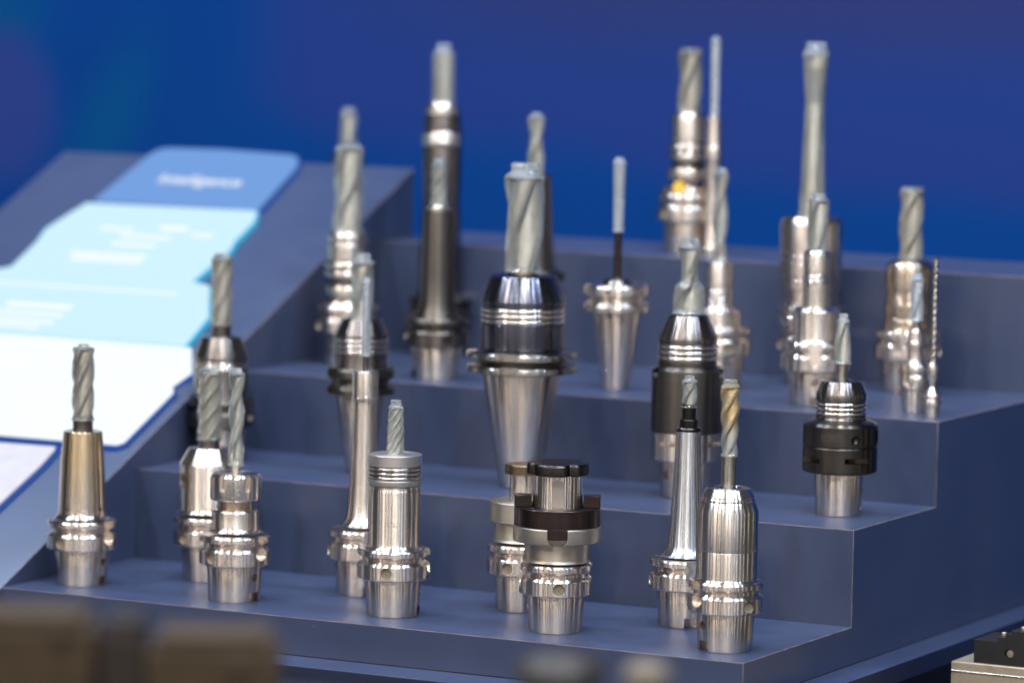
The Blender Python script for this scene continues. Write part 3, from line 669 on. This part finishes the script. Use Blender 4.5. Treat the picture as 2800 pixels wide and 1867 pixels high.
   ('clamping_ring', 'bright_steel', [(97.3, 20.6), (97.3, 21.7), (97.5, 22.0), (97.7, 22.2), (98.0, 22.4), (98.4, 22.5), (98.8, 22.6), (99.2, 22.5), (99.5, 22.4), (99.8, 22.2), (100.1, 22.0), (100.3, 21.7), (100.3, 20.6)]),
   ('clamping_ring', 'bright_steel', [(93.2, 20.6), (93.2, 21.7), (93.3, 22.0), (93.6, 22.2), (93.9, 22.4), (94.3, 22.5), (94.6, 22.6), (95.0, 22.5), (95.4, 22.4), (95.7, 22.2), (96.0, 22.0), (96.1, 21.7), (96.1, 20.6)]),
   ('clamping_ring', 'bright_steel', [(89.0, 20.6), (89.0, 21.7), (89.2, 22.0), (89.5, 22.2), (89.8, 22.4), (90.1, 22.5), (90.5, 22.6), (90.9, 22.5), (91.3, 22.4), (91.6, 22.2), (91.8, 22.0), (92.0, 21.7), (92.0, 20.6)]),
   ('head', 'dark_steel', [(100.8, 22.0), (101.6, 22.4), (107.4, 22.4), (117.9, 17.9), (118.6, 17.0)], 'bore', 6.9),
   ('cutter_shank', 'steel_shank', [(115.5, 4.8), (135.6, 4.8)]),
   ('coat', {'n': 2, 'turns': 0.35, 'amp': 0.18, 'z0': 134.5, 'z1': 170.4, 'z2': 178.1, 'r0': 7.9, 'r1': 6.2, 'r2': 4.2}),
 ]),
 ('ringed_left', (-681.5, 530.6, 161.1), -60, [
   ('std', 'hsk'),
   ('body', 'dark_steel', [(58.5, 23.7), (59.8, 19.8), (102.6, 19.0), (103.4, 19.4)]),
   ('clamping_ring', 'bright_steel', [(52.4, 24.5), (52.4, 25.8), (53.0, 26.1), (53.9, 26.4), (55.0, 26.6), (56.3, 26.7), (57.6, 26.8), (59.0, 26.7), (60.2, 26.6), (61.3, 26.4), (62.2, 26.1), (62.8, 25.8), (62.8, 24.5)]),
   ('clamping_ring', 'bright_steel', [(67.1, 20.7), (67.1, 22.0), (67.8, 22.3), (68.7, 22.5), (69.8, 22.7), (71.1, 22.8), (72.5, 22.9), (73.9, 22.8), (75.2, 22.7), (76.4, 22.5), (77.3, 22.3), (77.9, 22.0), (77.9, 20.7)]),
   ('ring_groove', 'dark_hole', [(85.3, 21.6), (102.6, 21.6)]),
   ('clamping_ring', 'bright_steel', [(95.1, 20.7), (95.1, 22.0), (95.5, 22.3), (96.0, 22.5), (96.7, 22.7), (97.4, 22.8), (98.2, 22.9), (99.0, 22.8), (99.8, 22.7), (100.5, 22.5), (101.0, 22.3), (101.4, 22.0), (101.4, 20.7)]),
   ('clamping_ring', 'bright_steel', [(86.5, 20.7), (86.5, 22.0), (86.9, 22.3), (87.4, 22.5), (88.1, 22.7), (88.8, 22.8), (89.6, 22.9), (90.4, 22.8), (91.2, 22.7), (91.8, 22.5), (92.4, 22.3), (92.7, 22.0), (92.7, 20.7)]),
   ('head', 'steel', [(103.0, 19.8), (119.0, 19.8), (119.8, 19.0), (121.1, 19.0), (122.0, 19.8), (127.6, 19.8), (130.6, 18.6)], 'bore', 16.0),
   ('coat', {'n': 3, 'turns': 0.5, 'amp': 0.1, 'z0': 131.9, 'z1': 213.7, 'z2': 218.4, 'r0': 15.5, 'r1': 14.2, 'r2': 10.4}),
 ]),
 ('tall_dark', (-544.3, 464.8, 161.1), 20, [
   ('std', 'hsk_dark'),
   ('taper', 'dark_bronze', [(56.5, 22.7), (64.1, 20.1), (75.0, 17.2), (96.0, 16.4), (129.6, 15.5), (154.8, 14.7), (162.3, 13.9)]),
   ('clamping_ring', 'bright_steel', [(162.3, 10.9), (165.7, 10.9), (166.5, 10.1)], 'bore', 7.6),
   ('coat', {'n': 4, 'turns': 0.7, 'amp': 0.12, 'z0': 166.1, 'z1': 205.9, 'z2': 211.7, 'r0': 8.0, 'r1': 7.1, 'r2': 4.6}),
 ]),
 ('tall_back', (-649.9, 664.7, 161.1), 30, [
   ('std', 'hsk_dark'),
   ('body', 'dark_steel', [(58.1, 26.5), (63.4, 22.1), (77.5, 20.8), (147.3, 19.9)]),
   ('upper_sleeve', 'dark_steel', [(147.3, 18.5), (165.8, 19.4), (207.7, 19.9), (213.4, 19.4), (227.4, 19.0), (244.1, 18.1)]),
   ('clamping_ring', 'bright_steel', [(219.5, 19.4), (219.5, 20.7), (219.9, 21.0), (220.5, 21.3), (221.2, 21.5), (222.0, 21.6), (222.8, 21.6), (223.7, 21.6), (224.5, 21.5), (225.2, 21.3), (225.7, 21.0), (226.1, 20.7), (226.1, 19.4)]),
   ('clamping_ring', 'bright_steel', [(212.9, 19.4), (212.9, 20.7), (213.3, 21.0), (213.9, 21.3), (214.6, 21.5), (215.4, 21.6), (216.2, 21.6), (217.1, 21.6), (217.9, 21.5), (218.6, 21.3), (219.1, 21.0), (219.5, 20.7), (219.5, 19.4)]),
   ('head', 'bright_steel', [(244.1, 17.2), (245.0, 18.1), (252.5, 17.7), (254.7, 16.3)], 'bore', 12.4),
   ('coat', {'n': 6, 'turns': 0.8, 'amp': 0.08, 'z0': 253.8, 'z1': 304.2, 'z2': 315.2, 'r0': 11.9, 'r1': 11.9, 'r2': 7.5}),
 ]),
 ('dark_behind', (-503.9, 588.3, 161.1), 0, [
   ('std', 'bt40_dark'),
   ('body', 'dark_steel', [(96.3, 21.4), (107.4, 19.7), (193.0, 15.4)]),
   ('coat', {'n': 2, 'turns': 0.6, 'amp': 0.22, 'z0': 192.2, 'z1': 247.7, 'z2': 253.2, 'r0': 8.6, 'r1': 8.6, 'r2': 5.1}),
 ]),
 ('pin_taper', (-359.9, 482.1, 161.1), 10, [
   ('std', 'bt40'),
   ('cap', 'dark_steel', [(96.6, 16.5), (99.9, 14.9), (103.6, 13.2), (105.7, 5.8)]),
   ('cutter_shank', 'brown_steel', [(102.8, 3.7), (152.3, 3.7)]),
   ('coat', {'n': 2, 'turns': 0.05, 'amp': 0.05, 'z0': 150.3, 'z1': 215.4, 'z2': 219.5, 'r0': 5.2, 'r1': 6.4, 'r2': 4.1}),
 ]),
 ('stepped_mid', (-290.0, 559.5, 161.1), 18, [
   ('std', 'hsk'),
   ('shoulder', 'steel', [(55.6, 22.5), (73.6, 21.7), (76.1, 18.3)]),
   ('body', 'steel', [(76.1, 15.0), (78.6, 13.7)]),
   ('ring_groove', 'dark_hole', [(78.6, 12.5), (94.5, 12.5)]),
   ('clamping_ring', 'bright_steel', [(89.9, 11.6), (89.9, 12.9), (90.1, 13.2), (90.5, 13.4), (90.9, 13.6), (91.3, 13.7), (91.8, 13.7), (92.3, 13.7), (92.8, 13.6), (93.2, 13.4), (93.5, 13.2), (93.7, 12.9), (93.7, 11.6)]),
   ('clamping_ring', 'bright_steel', [(84.6, 11.6), (84.6, 12.9), (84.9, 13.2), (85.2, 13.4), (85.6, 13.6), (86.0, 13.7), (86.5, 13.7), (87.0, 13.7), (87.5, 13.6), (87.9, 13.4), (88.2, 13.2), (88.4, 12.9), (88.4, 11.6)]),
   ('clamping_ring', 'bright_steel', [(79.3, 11.6), (79.3, 12.9), (79.6, 13.2), (79.9, 13.4), (80.3, 13.6), (80.8, 13.7), (81.3, 13.7), (81.7, 13.7), (82.2, 13.6), (82.6, 13.4), (82.9, 13.2), (83.2, 12.9), (83.2, 11.6)]),
   ('head', 'steel', [(94.5, 12.9), (115.3, 12.9), (119.5, 11.7)], 'bore', 7.5),
   ('coat', {'n': 2, 'turns': 0.9, 'amp': 0.26, 'z0': 120.3, 'z1': 203.5, 'z2': 209.3, 'r0': 7.5, 'r1': 7.5, 'r2': 5.4}),
 ]),
 ('pencil_tall', (-384.0, 742.4, 272.4), 70, [
   ('body', 'steel', [(0.0, 10.4), (6.1, 10.9), (10.5, 9.6), (45.4, 8.7), (92.4, 7.4), (94.1, 8.3), (106.3, 8.3), (108.0, 7.4), (137.5, 7.0)]),
   ('coat', {'n': 2, 'turns': 0.1, 'amp': 0.08, 'z0': 137.5, 'z1': 212.9, 'z2': 216.8, 'r0': 3.9, 'r1': 4.8, 'r2': 3.5}),
 ]),
 ('tall_lean', (-228.4, 636.0, 161.1), -70, [
   ('std', 'hsk'),
   ('shoulder', 'bright_steel', [(57.4, 31.1), (59.9, 32.8), (67.5, 32.8), (68.4, 28.6), (70.9, 28.6), (71.7, 31.9), (76.8, 31.9), (78.5, 27.7)]),
   ('body', 'steel', [(79.3, 26.1), (92.8, 26.1), (93.6, 29.8), (102.1, 30.3), (102.9, 27.7), (104.6, 27.7), (105.4, 30.3), (118.9, 30.3), (119.7, 28.2), (121.4, 28.2), (122.2, 30.3), (125.6, 30.3), (126.4, 28.2), (128.1, 28.2), (129.0, 30.3), (156.7, 30.3), (161.7, 26.9)], 'bore', 16.8),
   ('coat', {'n': 2, 'turns': 0.16, 'amp': 0.07, 'club': 1, 'z0': 160.9, 'z1': 317.7, 'z2': 329.4, 'r0': 13.9, 'r1': 13.4, 'r2': 10.1}),
 ]),
 ('notched_mid', (-151.4, 475.3, 161.1), 88, [
   ('std', 'hsk'),
   ('shoulder', 'bright_steel', [(55.9, 24.2), (60.8, 21.8), (87.4, 21.8), (89.9, 18.5), (91.5, 12.9)]),
   ('body', 'bright_steel', [(91.5, 12.5), (112.5, 12.5)]),
   ('ring_groove', 'dark_hole', [(112.5, 11.7), (121.3, 11.7)]),
   ('ring', 'bright_steel', [(117.5, 10.8), (117.5, 12.1), (117.7, 12.3), (118.0, 12.6), (118.3, 12.7), (118.7, 12.9), (119.1, 12.9), (119.5, 12.9), (119.9, 12.7), (120.3, 12.6), (120.5, 12.3), (120.7, 12.1), (120.7, 10.8)]),
   ('ring', 'bright_steel', [(113.1, 10.8), (113.1, 12.1), (113.3, 12.3), (113.5, 12.6), (113.9, 12.7), (114.3, 12.9), (114.7, 12.9), (115.1, 12.9), (115.5, 12.7), (115.8, 12.6), (116.1, 12.3), (116.3, 12.1), (116.3, 10.8)]),
   ('head', 'steel', [(121.3, 12.5), (139.9, 12.5), (142.7, 10.9)], 'bore', 7.3),
   ('coat', {'n': 3, 'turns': 0.3, 'amp': 0.13, 'z0': 143.1, 'z1': 188.2, 'z2': 195.0, 'r0': 9.7, 'r1': 10.1, 'r2': 6.4}),
 ]),
 ('bronze_right', (-122.3, 628.5, 161.1), 70, [
   ('std', 'hsk'),
   ('body', 'bronze_steel', [(58.3, 24.9), (61.7, 23.2), (69.2, 23.2), (70.0, 22.0), (74.2, 22.0), (75.0, 23.2), (85.8, 23.2), (86.6, 22.0), (89.1, 22.0), (90.0, 23.2), (90.8, 22.0), (93.3, 22.0), (94.1, 23.2), (94.9, 22.0), (97.4, 22.0), (98.3, 23.2), (115.7, 23.2), (122.4, 21.6), (125.7, 17.4)], 'bore', 12.4),
   ('coat', {'n': 3, 'turns': 0.55, 'amp': 0.12, 'z0': 128.2, 'z1': 191.1, 'z2': 195.7, 'r0': 12.0, 'r1': 12.0, 'r2': 10.0}),
 ]),
 ('mini_right', (-49.5, 470.9, 161.1), -40, [
   ('std', 'mini'),
   ('body', 'steel', [(44.0, 9.6), (47.2, 8.0), (58.4, 7.6), (60.0, 8.4), (64.0, 8.4), (65.6, 7.6), (73.6, 7.6), (76.8, 6.4)], 'bore', 3.6),
   ('cutter_shank', 'steel_shank', [(74.4, 3.6), (86.4, 3.6)]),
   ('coat', {'n': 3, 'turns': 0.4, 'amp': 0.13, 'z0': 84.4, 'z1': 121.5, 'z2': 127.0, 'r0': 6.4, 'r1': 6.0, 'r2': 4.0}),
 ]),
 ('micro_right', (-20.9, 444.1, 161.1), 0, [
   ('taper_shank', 'steel', [(0.0, 6.3), (10.7, 7.3)]),
   ('flange', 'steel', [(10.7, 8.1), (14.7, 8.1), (15.9, 6.7), (17.1, 6.7), (18.3, 8.1), (20.6, 7.9), (24.2, 4.7), (27.4, 2.8)]),
   ('body', 'bright_steel', [(27.4, 3.2), (32.9, 3.6), (34.5, 4.9), (46.4, 4.9), (49.6, 3.6)]),
   ('drill', 'steel_shank', [(48.4, 2.6), (144.5, 2.4)], 'twist'),
 ]),
 ('narrow_back', (-831.1, 790.8, 272.4), 0, [
   ('std', 'hsk'),
   ('body', 'bronze_steel', [(60.7, 18.4), (79.1, 17.0)], 'bore', 9.2),
   ('coat', {'n': 3, 'turns': 0.4, 'amp': 0.12, 'z0': 78.2, 'z1': 122.2, 'z2': 129.0, 'r0': 9.2, 'r1': 9.2, 'r2': 6.0}),
 ]),
 ('sticker_back', (-418.5, 757.0, 272.4), -50, [
   ('std', 'hsk'),
   ('shoulder', 'bright_steel', [(57.9, 24.5), (59.7, 26.3), (65.8, 26.3), (67.6, 19.7)]),
   ('body', 'dark_steel', [(67.6, 16.6), (108.7, 16.6)]),
   ('clamping_ring', 'bright_steel', [(73.2, 19.7), (73.2, 21.0), (73.9, 21.3), (74.8, 21.5), (76.0, 21.7), (77.3, 21.9), (78.7, 21.9), (80.1, 21.9), (81.5, 21.7), (82.6, 21.5), (83.6, 21.3), (84.2, 21.0), (84.2, 19.7)]),
   ('ring_groove', 'dark_hole', [(92.1, 18.8), (109.6, 18.8)]),
   ('clamping_ring', 'bright_steel', [(102.0, 17.9), (102.0, 19.2), (102.4, 19.5), (103.0, 19.8), (103.6, 20.0), (104.4, 20.1), (105.2, 20.2), (106.0, 20.1), (106.8, 20.0), (107.4, 19.8), (108.0, 19.5), (108.3, 19.2), (108.4, 17.9)]),
   ('clamping_ring', 'bright_steel', [(93.3, 17.9), (93.3, 19.2), (93.7, 19.5), (94.2, 19.8), (94.9, 20.0), (95.6, 20.1), (96.4, 20.2), (97.3, 20.1), (98.0, 20.0), (98.7, 19.8), (99.2, 19.5), (99.6, 19.2), (99.6, 17.9)]),
   ('head', 'steel', [(110.4, 17.5), (136.7, 17.5), (139.7, 15.8)], 'bore', 12.7),
   ('cutter_shank', 'bronze_steel', [(137.5, 8.8), (144.5, 8.8)]),
   ('coat', {'n': 3, 'turns': 0.35, 'amp': 0.13, 'z0': 142.8, 'z1': 199.5, 'z2': 204.3, 'r0': 12.3, 'r1': 12.5, 'r2': 9.6}),
 ]),
]

for tid, loc, spin, parts in TOOLS: build_tool(tid, loc, spin, parts)
T = {o['label']: o for o in bpy.data.objects if o.get('label')}
def tool(tid): return T[LABELS[tid][1]]
def child(t, nm): return [c for c in t.children if c.name.split('.')[0] == nm][0]
def radial_disc(name, mat, parent, az, z, r, rad, th=.4):
    o = finish(lathe([(0, 0), (0, rad), (th, rad*.96), (th, 0)], 32, chamfer=.05), name, mat, parent)
    a = math.radians(az); o.rotation_euler = (0, PI/2, a); o.location = (math.cos(a)*r*MM, math.sin(a)*r*MM, z*MM); return o
# blue mark on the hydraulic chuck's head
radial_disc('colour_mark', plain('blue_mark', (.0, .12, .62), .4), child(tool('hydraulic'), 'head_top'), 80, 137, 23.05, 2.2, .35)
radial_disc('sticker', plain('yellow_sticker', (.85, .48, .05), .5), child(tool('sticker_back'), 'shoulder'), 28, 66, 26.0, 6.2, .4)
radial_disc('set_screw', MAT['dark_steel'], child(tool('weldon'), 'body'), -14, 92, 15, 6.3, 4)
# engraved marks, too fine to read
ENGR = plain('engraved_line', (.10, .09, .08), .6)
def engraving(tid, part, az, z, r, rows, wdeg, seed):
    t = tool(tid); par = child(t, part); rnd = random.Random(seed); bm = bmesh.new()
    for i in range(rows):
        a = -wdeg/2
        while a < wdeg/2:
            w = rnd.uniform(.8, 2.4)
            for k in range(2):
                if rnd.random() < .75:
                    a0 = math.radians(az+a); a1 = math.radians(az+a+w*.8); zz = z-i*2.6+k*.9
                    v = [bm.verts.new((math.cos(q)*(r+.03)*MM, math.sin(q)*(r+.03)*MM, (zz+dz)*MM)) for q, dz in ((a0, 0), (a1, 0), (a1, .35), (a0, .35))]
                    bm.faces.new(v)
            a += w
    return finish(bm, 'engraving', ENGR, par, smooth=0)
engraving('collet', 'flange', 36, 42.5, 31.5, 2, 22, 1)
engraving('pencil_right', 'flange', 84, 43, 31.5, 3, 30, 2)
engraving('hydraulic', 'body', 4, 82, 22.7, 2, 30, 3)
engraving('polygon_dark', 'flange', -30, 73, 33.3, 3, 34, 4)
engraving('chuck_front', 'cutter_shank', -25, 147, 6.2, 3, 40, 5)

# ------------------------------------------------------------------ vice at the lower right
vice = thing('clamping_vice', 'black stepped vice jaw on a steel block at the lower right corner', 'vice', (150, 330, -130))
def vp(o, par=None): o.parent = par or vice; o.location = Vector((-150, -330, 130))*MM; return o
VM = plain('milled_steel', (.56, .46, .34), .42, metal=.75, noise=.12, scale=120)
VB = plain('black_oxide', (.012, .0115, .011), .38, spec=.6, noise=.2, scale=150)
vb = vp(finish(bevel(box_bm(75, 240, 268, 400, -130, -28.5), 1.2, 2), 'vice_base', VM))
vp(finish(bevel(box_bm(75.5, 240, 267.2, 268.6, -37.5, -36.2), .25, 1), 'highlight_strip', plain('highlight_metal', (.85, .78, .66), .25, metal=1), ))  # bright strip added for the highlight line along the base's groove
jw = [(95, -28.3), (240, -28.3), (240, 14.5), (147, 14.5), (147, 2.4), (128.8, 2.4), (128.8, -.6), (124.0, -.6), (124.0, -4), (116.2, -4), (116.2, -8), (95, -8)]
jaw = vp(finish(bevel(prism_bm(jw, 270, 318, 'y'), .45, 2), 'stepped_jaw', VB))
cb_ = bmesh.new(); bmesh.ops.create_cone(cb_, cap_ends=True, segments=32, radius1=4.2*MM, radius2=4.2*MM, depth=18*MM, matrix=Matrix.Translation((127.5*MM, 270*MM, -18*MM)) @ Matrix.Rotation(PI/2, 4, 'X'))
cme = bpy.data.meshes.new('c'); cb_.to_mesh(cme); cb_.free(); co = bpy.data.objects.new('c', cme); C.objects.link(co)
sv = jaw.location.copy(); jaw.parent = None; jaw.location = (0, 0, 0); md = jaw.modifiers.new('b', 'BOOLEAN'); md.operation = 'DIFFERENCE'; md.object = co
bpy.context.view_layer.update(); nm_ = bpy.data.meshes.new_from_object(jaw.evaluated_get(bpy.context.evaluated_depsgraph_get())); jaw.modifiers.clear(); jaw.data = nm_; nm_.name = 'stepped_jaw'; jaw.parent = vice; jaw.location = sv
bpy.data.objects.remove(co)
s = finish(lathe([(0, 0), (0, 3.9), (3, 3.9), (3.5, 3), (3.5, 0)], 32), 'screw', VM, vice); s.rotation_euler = (PI/2, 0, 0); s.location = Vector((127.5-150, 276-330, -18+130))*MM
for (x, y) in ((119, 273.5), (137, 273)):
    b = finish(lathe([(0, 0), (0, 2.2), (2.6, 2.2), (3, 1.7), (3, 0)], 24), 'bolt_head', VM, vice); b.location = Vector((x-150, y+6-330, (-4 if x < 120 else 2.4)+130))*MM
side_table = thing('side_table', 'low dark table carrying the stepped vice at lower right', 'table', (170, 360, -950))
o = finish(bevel(box_bm(60, 500, 180, 560, -150, -130.5), 1, 2), 'table_top', DARK, side_table); o.location = Vector((-170, -360, 950))*MM
for x in (70, 460):
    for y in (190, 530):
        o = finish(box_bm(x, x+25, y, y+25, -950, -150.2), 'leg', DARK, side_table, smooth=0); o.location = Vector((-170, -360, 950))*MM

# ------------------------------------------------------------------ out-of-focus machine parts close to the camera
FB = plain('dull_gunmetal', (.056, .038, .022), .6, spec=.2, metal=0, noise=.18, scale=60)
FD = plain('oiled_black_steel', (.018, .011, .006), .5, noise=.2, scale=60)
ft = thing('front_table', 'low table edge below the frame in front of the stand', 'table', (280, -1180, -950))
o = finish(bevel(box_bm(-60, 620, -1320, -1040, 130, 150), 1, 2), 'table_top', DARK, ft); o.location = Vector((-280, 1180, 950))*MM
for x in (-50, 590):
    for y in (-1310, -1070):
        o = finish(box_bm(x, x+22, y, y+22, -950, 129.8), 'leg', DARK, ft, smooth=0); o.location = Vector((-280, 1180, 950))*MM
def fdir(px, z):   # along the row facing the camera
    return Vector((121+ (px)*.2145, -1262+px*.112, z))
def block(name, label, px0, px1, z1, mat, deep=55, studs=()):
    cx = (px0+px1)/2; w = (px1-px0)/4.13/2; b = fdir(cx, 150)
    t = thing(name, label, 'machine part', b, math.radians(27.5))
    finish(bevel(box_bm(-w, w, 0, deep, .3, z1-150-8), 1.5, 2), 'housing', mat, t)
    finish(bevel(box_bm(-w*.86, w*.86, 3, deep-4, z1-150-7.9, z1-150), 1.5, 2), 'top_plate', mat, t)
    for sx, sz in studs:
        s = finish(lathe([(0, 0), (0, 4.5), (3, 4.5), (4, 3.4), (4, 0)], 32), 'bolt_head', FB, t)
        s.rotation_euler = (PI/2, 0, 0); s.location = Vector((sx, -.2, sz))*MM
    return t
block('gunmetal_block', 'blurred gunmetal machine block in the extreme lower left corner', -130, 215, 216, FB, studs=((24, 56),))
block('black_column', 'blurred black column between the two gunmetal blocks, lower left', 232, 330, 214, FD)
block('gunmetal_block', 'blurred wide gunmetal block with round bolt heads, right of the black column', 338, 640, 206, FB, studs=((14, 40),))
k = thing('black_knob', 'blurred dark rounded knob at the bottom edge, left of centre right', 'knob', fdir(1290, 150), 0)
finish(lathe(solid([(0.3, 14), (8, 14), (12, 10), (26, 10), (31, 22), (40, 26), (47, 22), (51, 12)])), 'grip', FD, k)
k = thing('polished_stud', 'blurred pale round-headed steel stud at the bottom edge below the brown-ringed arbor', 'stud', fdir(1490, 150), 0)
finish(lathe(solid([(.3, 12), (20, 12), (24, 10), (34, 10), (38, 14), (42, 13), (46, 7)])), 'stud_body', plain('dull_brass_steel', (.16, .125, .085), .6, metal=.2), k)
